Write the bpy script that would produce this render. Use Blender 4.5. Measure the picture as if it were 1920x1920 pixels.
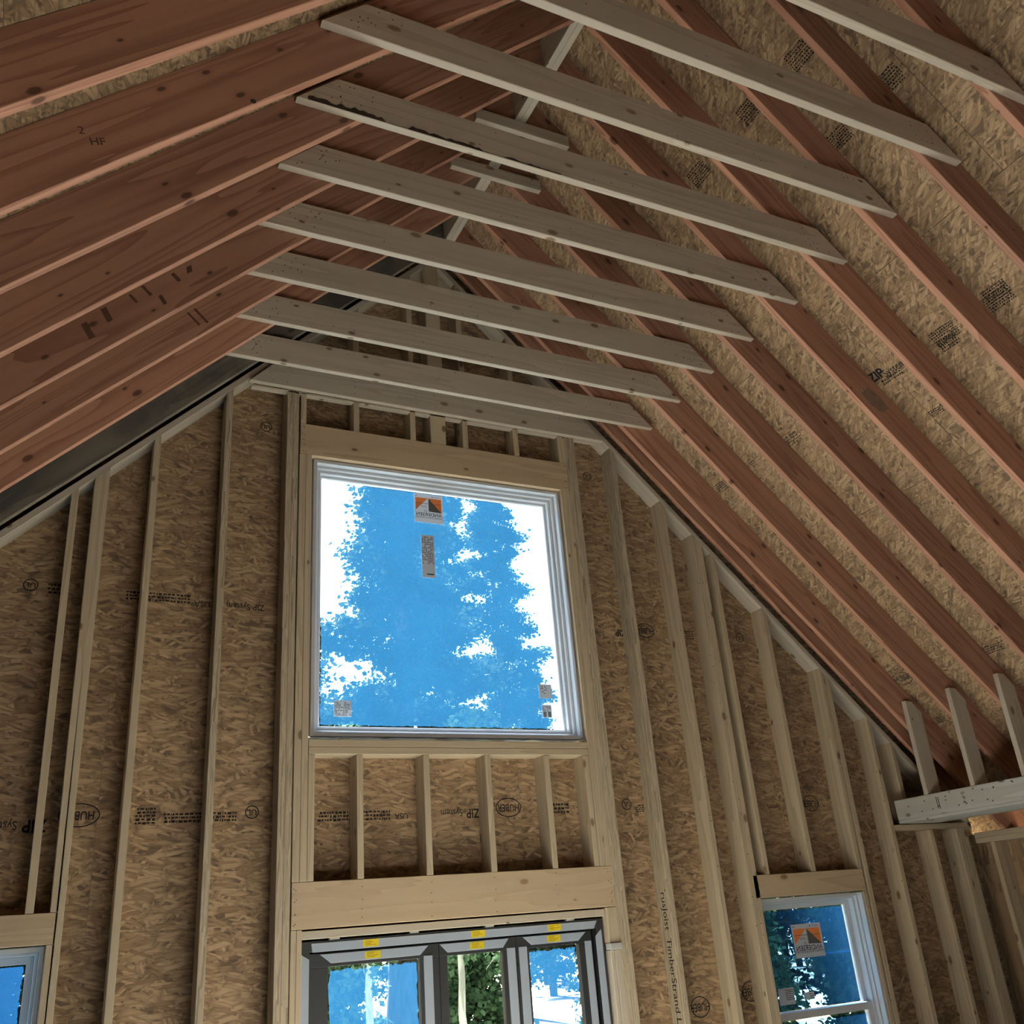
import bpy, bmesh, math, random
import numpy as np
from mathutils import Vector, Matrix

for o in list(bpy.data.objects): bpy.data.objects.remove(o)
SC = bpy.context.scene
COL = SC.collection

# ------------------------------------------------------------------ camera
CAM_R = ((0.90142178, -0.42650477, -0.07438044), (0.11258416, 0.39681614, -0.91096748), (0.41804734, 0.81279187, 0.40571640))
FPX = 1748.79
CAM_P = Vector((-2.243, -5.32, 2.0))
cd = bpy.data.cameras.new('camera'); cam = bpy.data.objects.new('camera', cd); COL.objects.link(cam)
cd.sensor_width = 36.0; cd.lens = FPX / 1920 * 36.0; cd.clip_start = 0.02; cd.clip_end = 500
rx, dn, fw = (Vector(r) for r in CAM_R)
m = Matrix((rx, -dn, -fw)).transposed().to_4x4(); m.translation = CAM_P
cam.matrix_world = m
SC.camera = cam

def at(u, v, y):
    """world point seen at pixel (u,v) of the 1920 frame, on the plane Y = y"""
    d = rx * ((u - 960) / FPX) + dn * ((v - 960) / FPX) + fw
    t = (y - CAM_P.y) / d.y
    return CAM_P + d * t

# ------------------------------------------------------------------ sky, sun, exposure
world = bpy.data.worlds.new('world'); SC.world = world; world.use_nodes = True
bg = world.node_tree.nodes['Background']
bg.inputs[0].default_value = (0.93, 0.97, 1.0, 1); bg.inputs[1].default_value = 4.5
sd = bpy.data.lights.new('sun_offscreen', 'SUN'); sun = bpy.data.objects.new('sun_offscreen', sd); COL.objects.link(sun)
sd.energy = 640.0; sd.angle = math.radians(6); sd.color = (1.0, 0.97, 0.92)
SUN_EL, SUN_AZ = math.radians(40), math.radians(4)
sdir = Vector((-math.sin(SUN_AZ) * math.cos(SUN_EL), -math.cos(SUN_AZ) * math.cos(SUN_EL), -math.sin(SUN_EL)))
sun.rotation_euler = sdir.to_track_quat('-Z', 'Y').to_euler()
SC.view_settings.view_transform = 'Standard'
try: SC.view_settings.look = 'None'
except Exception: pass
SC.view_settings.gamma = 1.0; SC.view_settings.use_curve_mapping = False
SC.view_settings.exposure = -1.15

# ------------------------------------------------------------------ materials
class NT:
    def __init__(s, name):
        s.m = bpy.data.materials.new(name); s.m.use_nodes = True
        s.t = s.m.node_tree; s.t.nodes.clear()
        s.out = s.n('ShaderNodeOutputMaterial')
    def n(s, typ, **kw):
        x = s.t.nodes.new(typ)
        for k, v in kw.items(): setattr(x, k, v)
        return x
    def l(s, a, b): s.t.links.new(a, b)
    def set(s, sock, v):
        if hasattr(v, 'links'): s.l(v, sock)
        else: sock.default_value = v
    def math(s, op, a, b=None, c=None):
        x = s.n('ShaderNodeMath', operation=op)
        s.set(x.inputs[0], a)
        if b is not None: s.set(x.inputs[1], b)
        if c is not None: s.set(x.inputs[2], c)
        return x.outputs[0]
    def vmath(s, op, a, b):
        x = s.n('ShaderNodeVectorMath', operation=op); s.set(x.inputs[0], a); s.set(x.inputs[1], b); return x.outputs[0]
    def mix(s, f, a, b, bt='MIX'):
        x = s.n('ShaderNodeMix', data_type='RGBA', blend_type=bt)
        s.set(x.inputs[0], f); s.set(x.inputs[6], a); s.set(x.inputs[7], b); return x.outputs[2]
    def noise(s, v, scale=1, detail=4, rough=.5, dist=0):
        x = s.n('ShaderNodeTexNoise'); s.l(v, x.inputs['Vector']); x.inputs['Scale'].default_value = scale
        x.inputs['Detail'].default_value = detail; x.inputs['Roughness'].default_value = rough; x.inputs['Distortion'].default_value = dist
        return x.outputs[0]
    def ramp(s, f, lo, hi):
        x = s.n('ShaderNodeMapRange', interpolation_type='SMOOTHSTEP'); s.l(f, x.inputs[0])
        x.inputs[1].default_value = lo; x.inputs[2].default_value = hi; return x.outputs[0]
    def objco(s, spread=1.0):
        tc = s.n('ShaderNodeTexCoord'); oi = s.n('ShaderNodeObjectInfo')
        r = oi.outputs['Random']
        c = s.n('ShaderNodeCombineXYZ')
        s.set(c.inputs[0], s.math('MULTIPLY', r, 53.0 * spread)); s.set(c.inputs[1], s.math('MULTIPLY', r, 7.3 * spread)); s.set(c.inputs[2], s.math('MULTIPLY', r, 19.7 * spread))
        return s.vmath('ADD', tc.outputs['Object'], c.outputs[0]), r
    def principled(s, col, rough=.6, bump=None, bstr=.2, spec=.3, bdist=.002):
        p = s.n('ShaderNodeBsdfPrincipled'); s.set(p.inputs['Base Color'], col); s.set(p.inputs['Roughness'], rough)
        p.inputs['Specular IOR Level'].default_value = spec
        if bump is not None:
            b = s.n('ShaderNodeBump'); b.inputs['Strength'].default_value = bstr; b.inputs['Distance'].default_value = bdist
            s.l(bump, b.inputs['Height']); s.l(b.outputs[0], p.inputs['Normal'])
        s.l(p.outputs[0], s.out.inputs[0]); return p

def rgb(r, g, b): return (r, g, b, 1)

def wood(name, light, dark, knot=(.05, .025, .012), knots=.35, rings=16, vary=.25, stain=0.0, stain_col=(.05, .05, .055)):
    t = NT(name); co, rnd = t.objco()
    long_ = t.vmath('MULTIPLY', co, (0.55, 7.0, 7.0))
    low = t.vmath('MULTIPLY', co, (0.24, 4.2, 4.2))
    fib = t.vmath('MULTIPLY', co, (4.0, 150.0, 150.0))
    n0 = t.noise(low, 1.0, 3, .5, .4)
    ring = t.math('FRACT', t.math('MULTIPLY', n0, rings))
    ring = t.math('MULTIPLY', ring, ring)
    n1 = t.noise(long_, 2.0, 5, .6, .3)
    n2 = t.noise(fib, 1.0, 2, .5)
    g = t.math('ADD', t.math('MULTIPLY', ring, .55), t.math('ADD', t.math('MULTIPLY', n1, .5), t.math('MULTIPLY', n2, .25)))
    g = t.ramp(g, .25, 1.05)
    col = t.mix(g, rgb(*light), rgb(*dark))
    # knots
    sx = t.n('ShaderNodeSeparateXYZ'); t.l(co, sx.inputs[0]); cx = t.n('ShaderNodeCombineXYZ')
    t.set(cx.inputs[0], t.math('MULTIPLY', sx.outputs[0], 3.4)); t.set(cx.inputs[1], t.math('MULTIPLY', t.math('ADD', sx.outputs[1], sx.outputs[2]), 6.5)); kc = cx.outputs[0]
    v = t.n('ShaderNodeTexVoronoi', voronoi_dimensions='2D'); t.l(kc, v.inputs['Vector']); v.inputs['Scale'].default_value = 1.0
    sep = t.n('ShaderNodeSeparateColor'); t.l(v.outputs['Color'], sep.inputs[0])
    has = t.math('LESS_THAN', sep.outputs[0], knots)
    siz = t.math('ADD', .035, t.math('MULTIPLY', sep.outputs[1], .085))
    d = t.math('DIVIDE', v.outputs['Distance'], siz)
    kk = t.math('MULTIPLY', has, t.math('SUBTRACT', 1.0, t.ramp(d, .6, 1.15)))
    halo = t.math('MULTIPLY', has, t.math('MULTIPLY', .35, t.math('SUBTRACT', 1.0, t.ramp(d, .8, 2.6))))
    col = t.mix(halo, col, rgb(*dark)); col = t.mix(t.math('MULTIPLY', kk, .9), col, rgb(*knot))
    if stain > 0:
        s0 = t.noise(t.vmath('MULTIPLY', co, (1.5, 3.0, 3.0)), 1.3, 5, .6)
        col = t.mix(t.math('MULTIPLY', t.ramp(s0, .45, .62), stain), col, rgb(*stain_col))
    # board to board variation
    f = t.math('ADD', 1.0 - vary / 2, t.math('MULTIPLY', t.math('FRACT', t.math('MULTIPLY', rnd, 91.7)), vary))
    hv = t.n('ShaderNodeHueSaturation'); t.l(col, hv.inputs['Color']); t.l(f, hv.inputs['Value'])
    t.principled(hv.outputs[0], .62, g, .12, .25)
    return t.m

def strand_layers(t, co, specs, base):
    """wood strands laid over each other in several directions"""
    col = base; height = None
    for (ang, sx, sy, prob, cols, off) in specs:
        mp = t.n('ShaderNodeMapping'); t.l(co, mp.inputs[0]); mp.inputs['Location'].default_value = (off, off * 1.7, 0)
        mp.inputs['Rotation'].default_value = (0, 0, ang)
        wob = t.noise(mp.outputs[0], 5.0, 2, .5)
        vv = t.vmath('MULTIPLY', mp.outputs[0], (sx, sy, 0.0))
        cx = t.n('ShaderNodeCombineXYZ'); t.set(cx.inputs[1], t.math('MULTIPLY', wob, 2.6)); t.set(cx.inputs[0], wob)
        vv = t.vmath('ADD', vv, cx.outputs[0])
        v = t.n('ShaderNodeTexVoronoi', voronoi_dimensions='2D', distance='CHEBYCHEV'); t.l(vv, v.inputs['Vector']); v.inputs['Scale'].default_value = 1
        sep = t.n('ShaderNodeSeparateColor'); t.l(v.outputs['Color'], sep.inputs[0])
        on = t.math('MULTIPLY', t.math('LESS_THAN', sep.outputs[0], prob), t.math('SUBTRACT', 1.0, t.ramp(v.outputs['Distance'], .40, .47)))
        c = t.mix(sep.outputs[1], rgb(*cols[0]), rgb(*cols[1]))
        edge = t.ramp(v.outputs['Distance'], .22, .47)
        c = t.mix(t.math('MULTIPLY', edge, .45), c, rgb(*cols[2]))
        col = t.mix(on, col, c)
        h = t.math('MULTIPLY', on, t.math('ADD', .3, sep.outputs[2]))
        height = h if height is None else t.math('MAXIMUM', height, h)
    return col, height

def osb(name, a, b, crev, axis=0.0, contrast=.5, size=1.0):
    t = NT(name); co, rnd = t.objco(.35); co = t.vmath('MULTIPLY', co, (size, size, size))
    fine = t.noise(t.vmath('MULTIPLY', co, (14, 60, 1)), 1.0, 4, .6)
    base = t.mix(fine, rgb(*crev), rgb(*[(x + y) / 2 for x, y in zip(a, crev)]))
    S = [(axis + .5, 9, 42, .7, (a, b, crev), 1.3), (axis - .7, 10, 50, .6, (b, a, crev), 4.1), (axis + 1.2, 11, 46, .35, (a, b, crev), 7.7),
         (axis + .12, 7, 34, .75, (a, b, crev), 9.2), (axis - .2, 6.5, 38, .6, (b, a, crev), 13.9), (axis + .33, 9, 60, .35, (a, b, crev), 17.1)]
    col, h = strand_layers(t, co, S, base)
    grain = t.noise(t.vmath('MULTIPLY', co, (10, 120, 1)), 1.0, 3, .6)
    col = t.mix(t.math('MULTIPLY', t.ramp(grain, .45, .75), contrast), col, rgb(*crev))
    big = t.noise(co, 1.3, 3, .5)
    hv = t.n('ShaderNodeHueSaturation'); t.l(col, hv.inputs['Color']); t.l(t.math('ADD', .75, t.math('MULTIPLY', big, .5)), hv.inputs['Value'])
    t.principled(hv.outputs[0], .7, h, .35, .2, .003)
    return t.m

def lsl(name):
    t = NT(name); co, rnd = t.objco(.5)
    a, b, c = (.40, .325, .225), (.29, .23, .155), (.15, .11, .072)
    cz = t.n('ShaderNodeSeparateXYZ'); t.l(co, cz.inputs[0])
    cc = t.n('ShaderNodeCombineXYZ'); t.l(cz.outputs[0], cc.inputs[0]); t.l(t.math('ADD', cz.outputs[1], cz.outputs[2]), cc.inputs[1])
    base = t.mix(t.noise(t.vmath('MULTIPLY', cc.outputs[0], (3, 90, 1)), 1, 4, .6), rgb(*a), rgb(*c))
    col, h = strand_layers(t, cc.outputs[0], [(.05, 3.2, 90, .7, (a, b, c), 2.2), (-.06, 3.5, 80, .6, (b, a, c), 6.4), (.02, 4, 110, .4, (a, c, c), 9.9)], base)
    t.principled(col, .65, h, .25, .25)
    return t.m

def plain(name, c, rough=.5, spec=.4, metal=0, var=.08, scale=8):
    t = NT(name); co, rnd = t.objco()
    n = t.noise(co, scale, 4, .55)
    col = t.mix(n, rgb(*[x * (1 - var) for x in c]), rgb(*[min(1, x * (1 + var)) for x in c]))
    p = t.principled(col, rough, None, spec=spec); p.inputs['Metallic'].default_value = metal
    return t.m

M = {}
M['rafter'] = wood('douglas_fir_face', (.30, .15, .095), (.19, .085, .052), (.055, .022, .012), .42, 14, .35)
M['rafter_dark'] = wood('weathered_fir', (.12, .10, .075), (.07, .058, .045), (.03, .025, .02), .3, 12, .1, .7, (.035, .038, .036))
M['pine'] = wood('white_pine', (.58, .505, .40), (.46, .39, .295), (.13, .075, .04), .30, 9, .16)
M['stud'] = wood('spruce_stud', (.50, .405, .275), (.37, .29, .19), (.12, .065, .03), .34, 9, .22)
M['header'] = wood('spruce_header', (.46, .345, .22), (.34, .245, .15), (.12, .06, .03), .3, 9, .12)
M['whitewood'] = wood('weathered_white_pine', (.62, .60, .54), (.52, .49, .42), (.06, .05, .045), .55, 7, .08)
M['lsl'] = lsl('laminated_strand_lumber')
M['osb_wall'] = osb('osb_wall_sheathing', (.30, .20, .115), (.165, .102, .055), (.035, .02, .012), 0.0, .45, .85)
M['osb_roof'] = osb('osb_roof_sheathing', (.30, .20, .115), (.165, .102, .055), (.035, .02, .012), .6, .5, 1.0)
M['osb_floor'] = osb('osb_subfloor', (.76, .68, .56), (.68, .59, .47), (.45, .38, .28), .3, .2)
M['vinyl'] = plain('white_vinyl', (.74, .76, .78), .35, .5, 0, .03)
M['tape'] = plain('flashing_membrane', (.72, .76, .82), .3, .5, 0, .05)
M['door_black'] = plain('black_door_frame', (.012, .0125, .014), .5, .3, 0, .1)
M['door_film'] = plain('grey_protective_strip', (.34, .38, .44), .35, .5, 0, .06)
M['yellow'] = plain('yellow_label', (.75, .58, .02), .5, .3, 0, .15, 40)
M['label_print'] = plain('label_print', (.25, .17, .01), .6, .2)
M['foam'] = plain('white_shim', (.72, .72, .66), .5, .3)
M['ink'] = plain('black_ink', (.003, .003, .004), .7, .2, 0, .3, 60)
M['ink_rafter'] = plain('faint_ink', (.075, .036, .024), .8, .1, 0, .5, 40)
M['ink_faded'] = plain('faded_ink', (.012, .009, .008), .8, .1, 0, .4, 80)
M['nail'] = plain('nail_hole', (.02, .016, .013), .5, .3)
M['orange'] = plain('orange_print', (.60, .17, .04), .6, .2, 0, .25, 60)
M['charcoal'] = plain('charcoal_print', (.06, .055, .05), .6, .2)
M['wrap'] = plain('dark_green_weather_skin', (.03, .05, .04), .6, .3)

def paper_mat(name, c, tr=.35):
    t = NT(name)
    d = t.n('ShaderNodeBsdfDiffuse'); d.inputs[0].default_value = rgb(*c)
    x = t.n('ShaderNodeBsdfTranslucent'); x.inputs[0].default_value = rgb(*c)
    mx = t.n('ShaderNodeMixShader'); mx.inputs[0].default_value = tr
    t.l(d.outputs[0], mx.inputs[1]); t.l(x.outputs[0], mx.inputs[2]); t.l(mx.outputs[0], t.out.inputs[0]); return t.m
M['paper'] = paper_mat('white_sticker_paper', (.72, .74, .76), .06)
M['paper_grey'] = paper_mat('grey_sticker_paper', (.60, .62, .63), .05)

def glass_mat():
    t = NT('window_glass')
    tr = t.n('ShaderNodeBsdfTransparent'); tr.inputs[0].default_value = rgb(.95, .98, .97)
    gl = t.n('ShaderNodeBsdfGlossy'); gl.inputs['Roughness'].default_value = .02
    lw = t.n('ShaderNodeLayerWeight'); lw.inputs[0].default_value = .5
    fr = t.math('ADD', .03, t.math('MULTIPLY', .6, t.math('POWER', lw.outputs['Facing'], 5.0)))
    mx = t.n('ShaderNodeMixShader'); t.l(fr, mx.inputs[0]); t.l(tr.outputs[0], mx.inputs[1]); t.l(gl.outputs[0], mx.inputs[2])
    t.l(mx.outputs[0], t.out.inputs[0]); return t.m
M['glass'] = glass_mat()

def film_mat(name, tint, glow, amount):
    """thin blue protective film: lets tinted light through and scatters some of the daylight behind it"""
    t = NT(name); tc = t.n('ShaderNodeTexCoord')
    n = t.noise(t.vmath('MULTIPLY', tc.outputs['Object'], (3, 3, 3)), 1.0, 5, .6)
    tr = t.n('ShaderNodeBsdfTransparent'); tr.inputs[0].default_value = rgb(*tint)
    tl = t.n('ShaderNodeBsdfTranslucent'); tl.inputs[0].default_value = rgb(*glow)
    mx = t.n('ShaderNodeMixShader')
    t.l(t.math('ADD', amount * .8, t.math('MULTIPLY', n, amount * .4)), mx.inputs[0])
    t.l(tr.outputs[0], mx.inputs[1]); t.l(tl.outputs[0], mx.inputs[2]); t.l(mx.outputs[0], t.out.inputs[0]); return t.m
M['film'] = film_mat('blue_protective_film', (.66, .75, .93), (.055, .35, .80), .0150)
M['film_thick'] = film_mat('blue_protective_film_double', (.12, .30, .58), (.04, .28, .80), .0165)

def bark_mat(name, a, b):
    t = NT(name); co, rnd = t.objco()
    n = t.noise(t.vmath('MULTIPLY', co, (9, 9, 2.2)), 1.5, 6, .65, .5)
    col = t.mix(t.ramp(n, .35, .65), rgb(*a), rgb(*b)); t.principled(col, .85, n, .6, .1, .02); return t.m
M['bark'] = bark_mat('pine_bark', (.02, .018, .016), (.05, .044, .04))
M['birch'] = bark_mat('birch_bark', (.55, .54, .51), (.25, .24, .22))
def leaf_mat(name, a, b):
    t = NT(name); tc = t.n('ShaderNodeTexCoord')
    n = t.noise(tc.outputs['Object'], 2.2, 4, .6)
    col = t.mix(t.ramp(n, .3, .7), rgb(*a), rgb(*b))
    d = t.n('ShaderNodeBsdfDiffuse'); t.l(col, d.inputs[0])
    x = t.n('ShaderNodeBsdfTranslucent'); t.l(col, x.inputs[0])
    mx = t.n('ShaderNodeMixShader'); mx.inputs[0].default_value = .2
    t.l(d.outputs[0], mx.inputs[1]); t.l(x.outputs[0], mx.inputs[2]); t.l(mx.outputs[0], t.out.inputs[0]); return t.m
M['needle'] = leaf_mat('dark_conifer_needles', (.005, .009, .006), (.011, .018, .011))
M['needle_bright'] = leaf_mat('bright_spruce_needles', (.022, .050, .024), (.085, .14, .075))
def ground_mat():
    t = NT('forest_floor'); tc = t.n('ShaderNodeTexCoord')
    n = t.noise(tc.outputs['Object'], 1.1, 6, .6); n2 = t.noise(tc.outputs['Object'], 14, 4, .6)
    col = t.mix(t.ramp(n, .4, .6), rgb(.16, .14, .09), rgb(.26, .21, .15)); col = t.mix(t.math('MULTIPLY', n2, .5), col, rgb(.12, .11, .07))
    t.principled(col, .95, n2, .5, .05, .03); return t.m
M['ground'] = ground_mat()

# ------------------------------------------------------------------ builders
WM = {}
def tag(o, label=None, cat=None, group=None, kind=None):
    if label: o['label'] = label
    if cat: o['category'] = cat
    if group: o['group'] = group
    if kind: o['kind'] = kind
    return o
def link(name, data, mw=None, parent=None):
    o = bpy.data.objects.new(name, data); COL.objects.link(o)
    mw = mw.copy() if mw is not None else Matrix.Identity(4)
    if parent is not None:
        o.parent = parent; o.matrix_basis = WM[parent.name].inverted() @ mw
    else: o.matrix_basis = mw
    WM[o.name] = mw
    return o
def empty(name, loc=(0, 0, 0), parent=None):
    o = link(name, None, Matrix.Translation(Vector(loc)), parent); o.empty_display_size = .1; return o
def structure(name, label, cat, loc=(0, 0, 0)):
    return tag(empty(name, loc), label, cat, kind='structure')
def mats(me, *ms):
    for x in ms: me.materials.append(x)

def prism(name, pts, ext, grain, mat, parent=None, bev=.0025, edge_mat=None):
    """a sawn piece: outline pts (world) pushed along ext; local X runs with the grain"""
    pts = [Vector(p) for p in pts]; ext = Vector(ext)
    x = Vector(grain).normalized(); y = (ext - x * ext.dot(x)).normalized(); z = x.cross(y)
    mw = Matrix((x, y, z)).transposed().to_4x4(); mw.translation = sum(pts, Vector()) / len(pts)
    inv = mw.inverted(); e = inv.to_3x3() @ ext
    bm = bmesh.new()
    vs = [bm.verts.new(inv @ p) for p in pts]
    f = bm.faces.new(vs)
    r = bmesh.ops.extrude_face_region(bm, geom=[f])
    bmesh.ops.translate(bm, verts=[v for v in r['geom'] if isinstance(v, bmesh.types.BMVert)], vec=e)
    bmesh.ops.recalc_face_normals(bm, faces=bm.faces)
    if bev: bmesh.ops.bevel(bm, geom=list(bm.edges), offset=bev, segments=1, affect='EDGES', profile=.5)
    me = bpy.data.meshes.new(name)
    mats(me, mat)
    if edge_mat:
        mats(me, edge_mat)
        for fc in bm.faces:
            if abs(fc.normal.z) > .5: fc.material_index = 1
    bm.to_mesh(me); bm.free()
    return link(name, me, mw, parent)
def box(name, x0, x1, y0, y1, z0, z1, mat, parent=None, grain='x', bev=.0025, edge_mat=None):
    if grain == 'x': return prism(name, [(x0, y0, z0), (x1, y0, z0), (x1, y0, z1), (x0, y0, z1)], (0, y1 - y0, 0), (1, 0, 0), mat, parent, bev, edge_mat)
    if grain == 'z': return prism(name, [(x0, y0, z0), (x1, y0, z0), (x1, y0, z1), (x0, y0, z1)], (0, y1 - y0, 0), (0, 0, 1), mat, parent, bev, edge_mat)
    return prism(name, [(x0, y0, z0), (x0, y1, z0), (x0, y1, z1), (x0, y0, z1)], (x1 - x0, 0, 0), (0, 1, 0), mat, parent, bev, edge_mat)
def ring(name, x0, x1, z0, z1, w, y0, y1, mat, parent=None, bev=.002, wt=None, wb=None):
    """a rectangular frame in one mesh"""
    wt = w if wt is None else wt; wb = w if wb is None else wb
    bm = bmesh.new()
    c = Vector(((x0 + x1) / 2, (y0 + y1) / 2, (z0 + z1) / 2))
    o_ = [(x0, z0), (x1, z0), (x1, z1), (x0, z1)]; i_ = [(x0 + w, z0 + wb), (x1 - w, z0 + wb), (x1 - w, z1 - wt), (x0 + w, z1 - wt)]
    V = {}
    for k, y in ((0, y0), (1, y1)):
        for j in range(4):
            V[(k, 0, j)] = bm.verts.new(Vector((o_[j][0], y, o_[j][1])) - c); V[(k, 1, j)] = bm.verts.new(Vector((i_[j][0], y, i_[j][1])) - c)
    for j in range(4):
        q = (j + 1) % 4
        for k in (0, 1): bm.faces.new([V[(k, 0, j)], V[(k, 0, q)], V[(k, 1, q)], V[(k, 1, j)]])
        for s in (0, 1): bm.faces.new([V[(0, s, j)], V[(0, s, q)], V[(1, s, q)], V[(1, s, j)]])
    bmesh.ops.recalc_face_normals(bm, faces=bm.faces)
    if bev: bmesh.ops.bevel(bm, geom=list(bm.edges), offset=bev, segments=1, affect='EDGES')
    me = bpy.data.meshes.new(name); mats(me, mat); bm.to_mesh(me); bm.free()
    return link(name, me, Matrix.Translation(c), parent)
def mesh_from(name, verts, faces, mat, parent=None, mw=None, smooth=False):
    me = bpy.data.meshes.new(name); me.from_pydata([tuple(v) for v in verts], [], faces); mats(me, mat)
    if smooth: me.polygons.foreach_set('use_smooth', [True] * len(me.polygons))
    me.update(); return link(name, me, mw, parent)
def plate_frame(o, xdir, ndir):
    """matrix with local X = xdir, local Z = ndir (towards the viewer), for flat prints"""
    x = Vector(xdir).normalized(); n = Vector(ndir).normalized(); y = n.cross(x)
    mw = Matrix((x, y, n)).transposed().to_4x4(); mw.translation = Vector(o); return mw
_tc = {}
def text(name, s, size, mw, mat, parent, mirror=False, bold=0.0, sx=1.0):
    key = (s, bold)
    if key not in _tc:
        cu = bpy.data.curves.new('t', 'FONT'); cu.body = s; cu.align_x = 'CENTER'; cu.align_y = 'CENTER'; cu.resolution_u = 3; cu.offset = bold
        ob = bpy.data.objects.new('t', cu); COL.objects.link(ob)
        bpy.context.view_layer.update()
        me = bpy.data.meshes.new_from_object(ob.evaluated_get(bpy.context.evaluated_depsgraph_get()))
        bpy.data.objects.remove(ob); bpy.data.curves.remove(cu); _tc[key] = me
    me = _tc[key].copy(); me.name = name; me.materials.clear(); mats(me, mat)
    k = Matrix.Diagonal((size * sx * (-1 if mirror else 1), size, size, 1)); me.transform(k)
    return link(name, me, mw, parent)
def flat(name, pts2, mw, mat, parent, off=0.0):
    return mesh_from(name, [(x, y, off) for x, y in pts2], [list(range(len(pts2)))], mat, parent, mw)
def rects(name, rs, mw, mat, parent):
    vs, fs = [], []
    for x0, x1, y0, y1 in rs:
        b = len(vs); vs += [(x0, y0, 0), (x1, y0, 0), (x1, y1, 0), (x0, y1, 0)]; fs.append([b, b + 1, b + 2, b + 3])
    return tag(mesh_from(name, vs, fs, mat, parent, mw), kind='stuff' if len(rs) > 1 else None)
def oval(name, rx_, ry_, w, mw, mat, parent):
    n = 28; vs = []; fs = []
    for k in range(n):
        a = 2 * math.pi * k / n; vs += [(rx_ * math.cos(a), ry_ * math.sin(a), 0), ((rx_ - w) * math.cos(a), (ry_ - w) * math.sin(a), 0)]
    for k in range(n):
        a, b = 2 * k, 2 * ((k + 1) % n); fs.append([a, b, b + 1, a + 1])
    return mesh_from(name, vs, fs, mat, parent, mw)
def nails(name, pts, n, r, parent, mat=None):
    """small nail holes, joined"""
    n = Vector(n).normalized(); a = n.orthogonal().normalized(); b = n.cross(a); vs, fs = [], []
    for p in pts:
        p = Vector(p); s = len(vs)
        for k in range(6):
            t = k * math.pi / 3; vs.append(p + n * .0006 + a * (r * math.cos(t)) + b * (r * math.sin(t)))
        fs.append(list(range(s, s + 6)))
    c = sum((Vector(p) for p in pts), Vector()) / len(pts)
    o = mesh_from(name, [v - c for v in vs], fs, mat or M['nail'], parent, Matrix.Translation(c)); o['kind'] = 'stuff'; return o

RND = random.Random(7)
T = 0.0381            # thickness of two-by lumber
D6 = 0.1397           # depth of a two-by-six
ZB = 6.655            # underside of the rafters at the ridge line (Z = ZB - |X|)
RV = 0.332            # plumb depth of a rafter
def YI(i): return (0.6525 + .1212 * i) * 3.35 - 5.32
I_MIN, I_MAX = -9, 7
Y_BACK = YI(I_MIN) - .25
WALL_X = 4.257
ORD = ['first', 'second', 'third', 'fourth', 'fifth', 'sixth', 'seventh', 'eighth', 'ninth', 'tenth', 'eleventh', 'twelfth', 'thirteenth', 'fourteenth', 'fifteenth', 'sixteenth', 'seventeenth', 'eighteenth']

# ------------------------------------------------------------------ floor, ground
fl = structure('floor', 'pale plywood subfloor of the unfinished room', 'floor')
pw, pl_ = 1.22, 2.44
k = 0
y = 0.14
while y > Y_BACK - .14:
    x = -WALL_X - .14 - (k % 2) * 1.22
    while x < WALL_X + .14:
        x0, x1 = max(x, -WALL_X - .14), min(x + pl_, WALL_X + .14); y0 = max(y - pw, Y_BACK - .14)
        if x1 - x0 > .05 and y - y0 > .05: box('subfloor_panel', x0, x1, y0, y, -.02, 0, M['osb_floor'], fl, 'x', .001)
        x += pl_
    y -= pw; k += 1
gnd = mesh_from('ground', [(-80, -40, -.32), (80, -40, -.32), (80, 120, -.32), (-80, 120, -.32)], [[0, 1, 2, 3]], M['ground'])
tag(gnd, 'forest floor with moss and leaf litter outside the house', 'ground', kind='structure')

# ------------------------------------------------------------------ gable wall in view
wb = structure('wall_back', 'unfinished gable wall of open studs over dark strand board', 'wall')
def plate_z(x): return 6.705 - abs(x + .02)      # underside of the sloped top plates
def vstud(name, xl, xr, z0, z1=None, mat='stud', lean=0.0, y0=0.0, parent=None, y1=None):
    """upright piece; without z1 it is cut to the sloped plate"""
    y1 = D6 if y1 is None else y1
    if z1 is None:
        zl, zr = plate_z(xl + lean), plate_z(xr + lean)
    else: zl = zr = z1
    pts = [(xl, y0, z0), (xr, y0, z0), (xr + lean, y0, zr), (xl + lean, y0, zl)]
    return prism(name, pts, (0, y1 - y0, 0), (lean, 0, max(zl, zr) - z0), M[mat], parent or wb)

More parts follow.
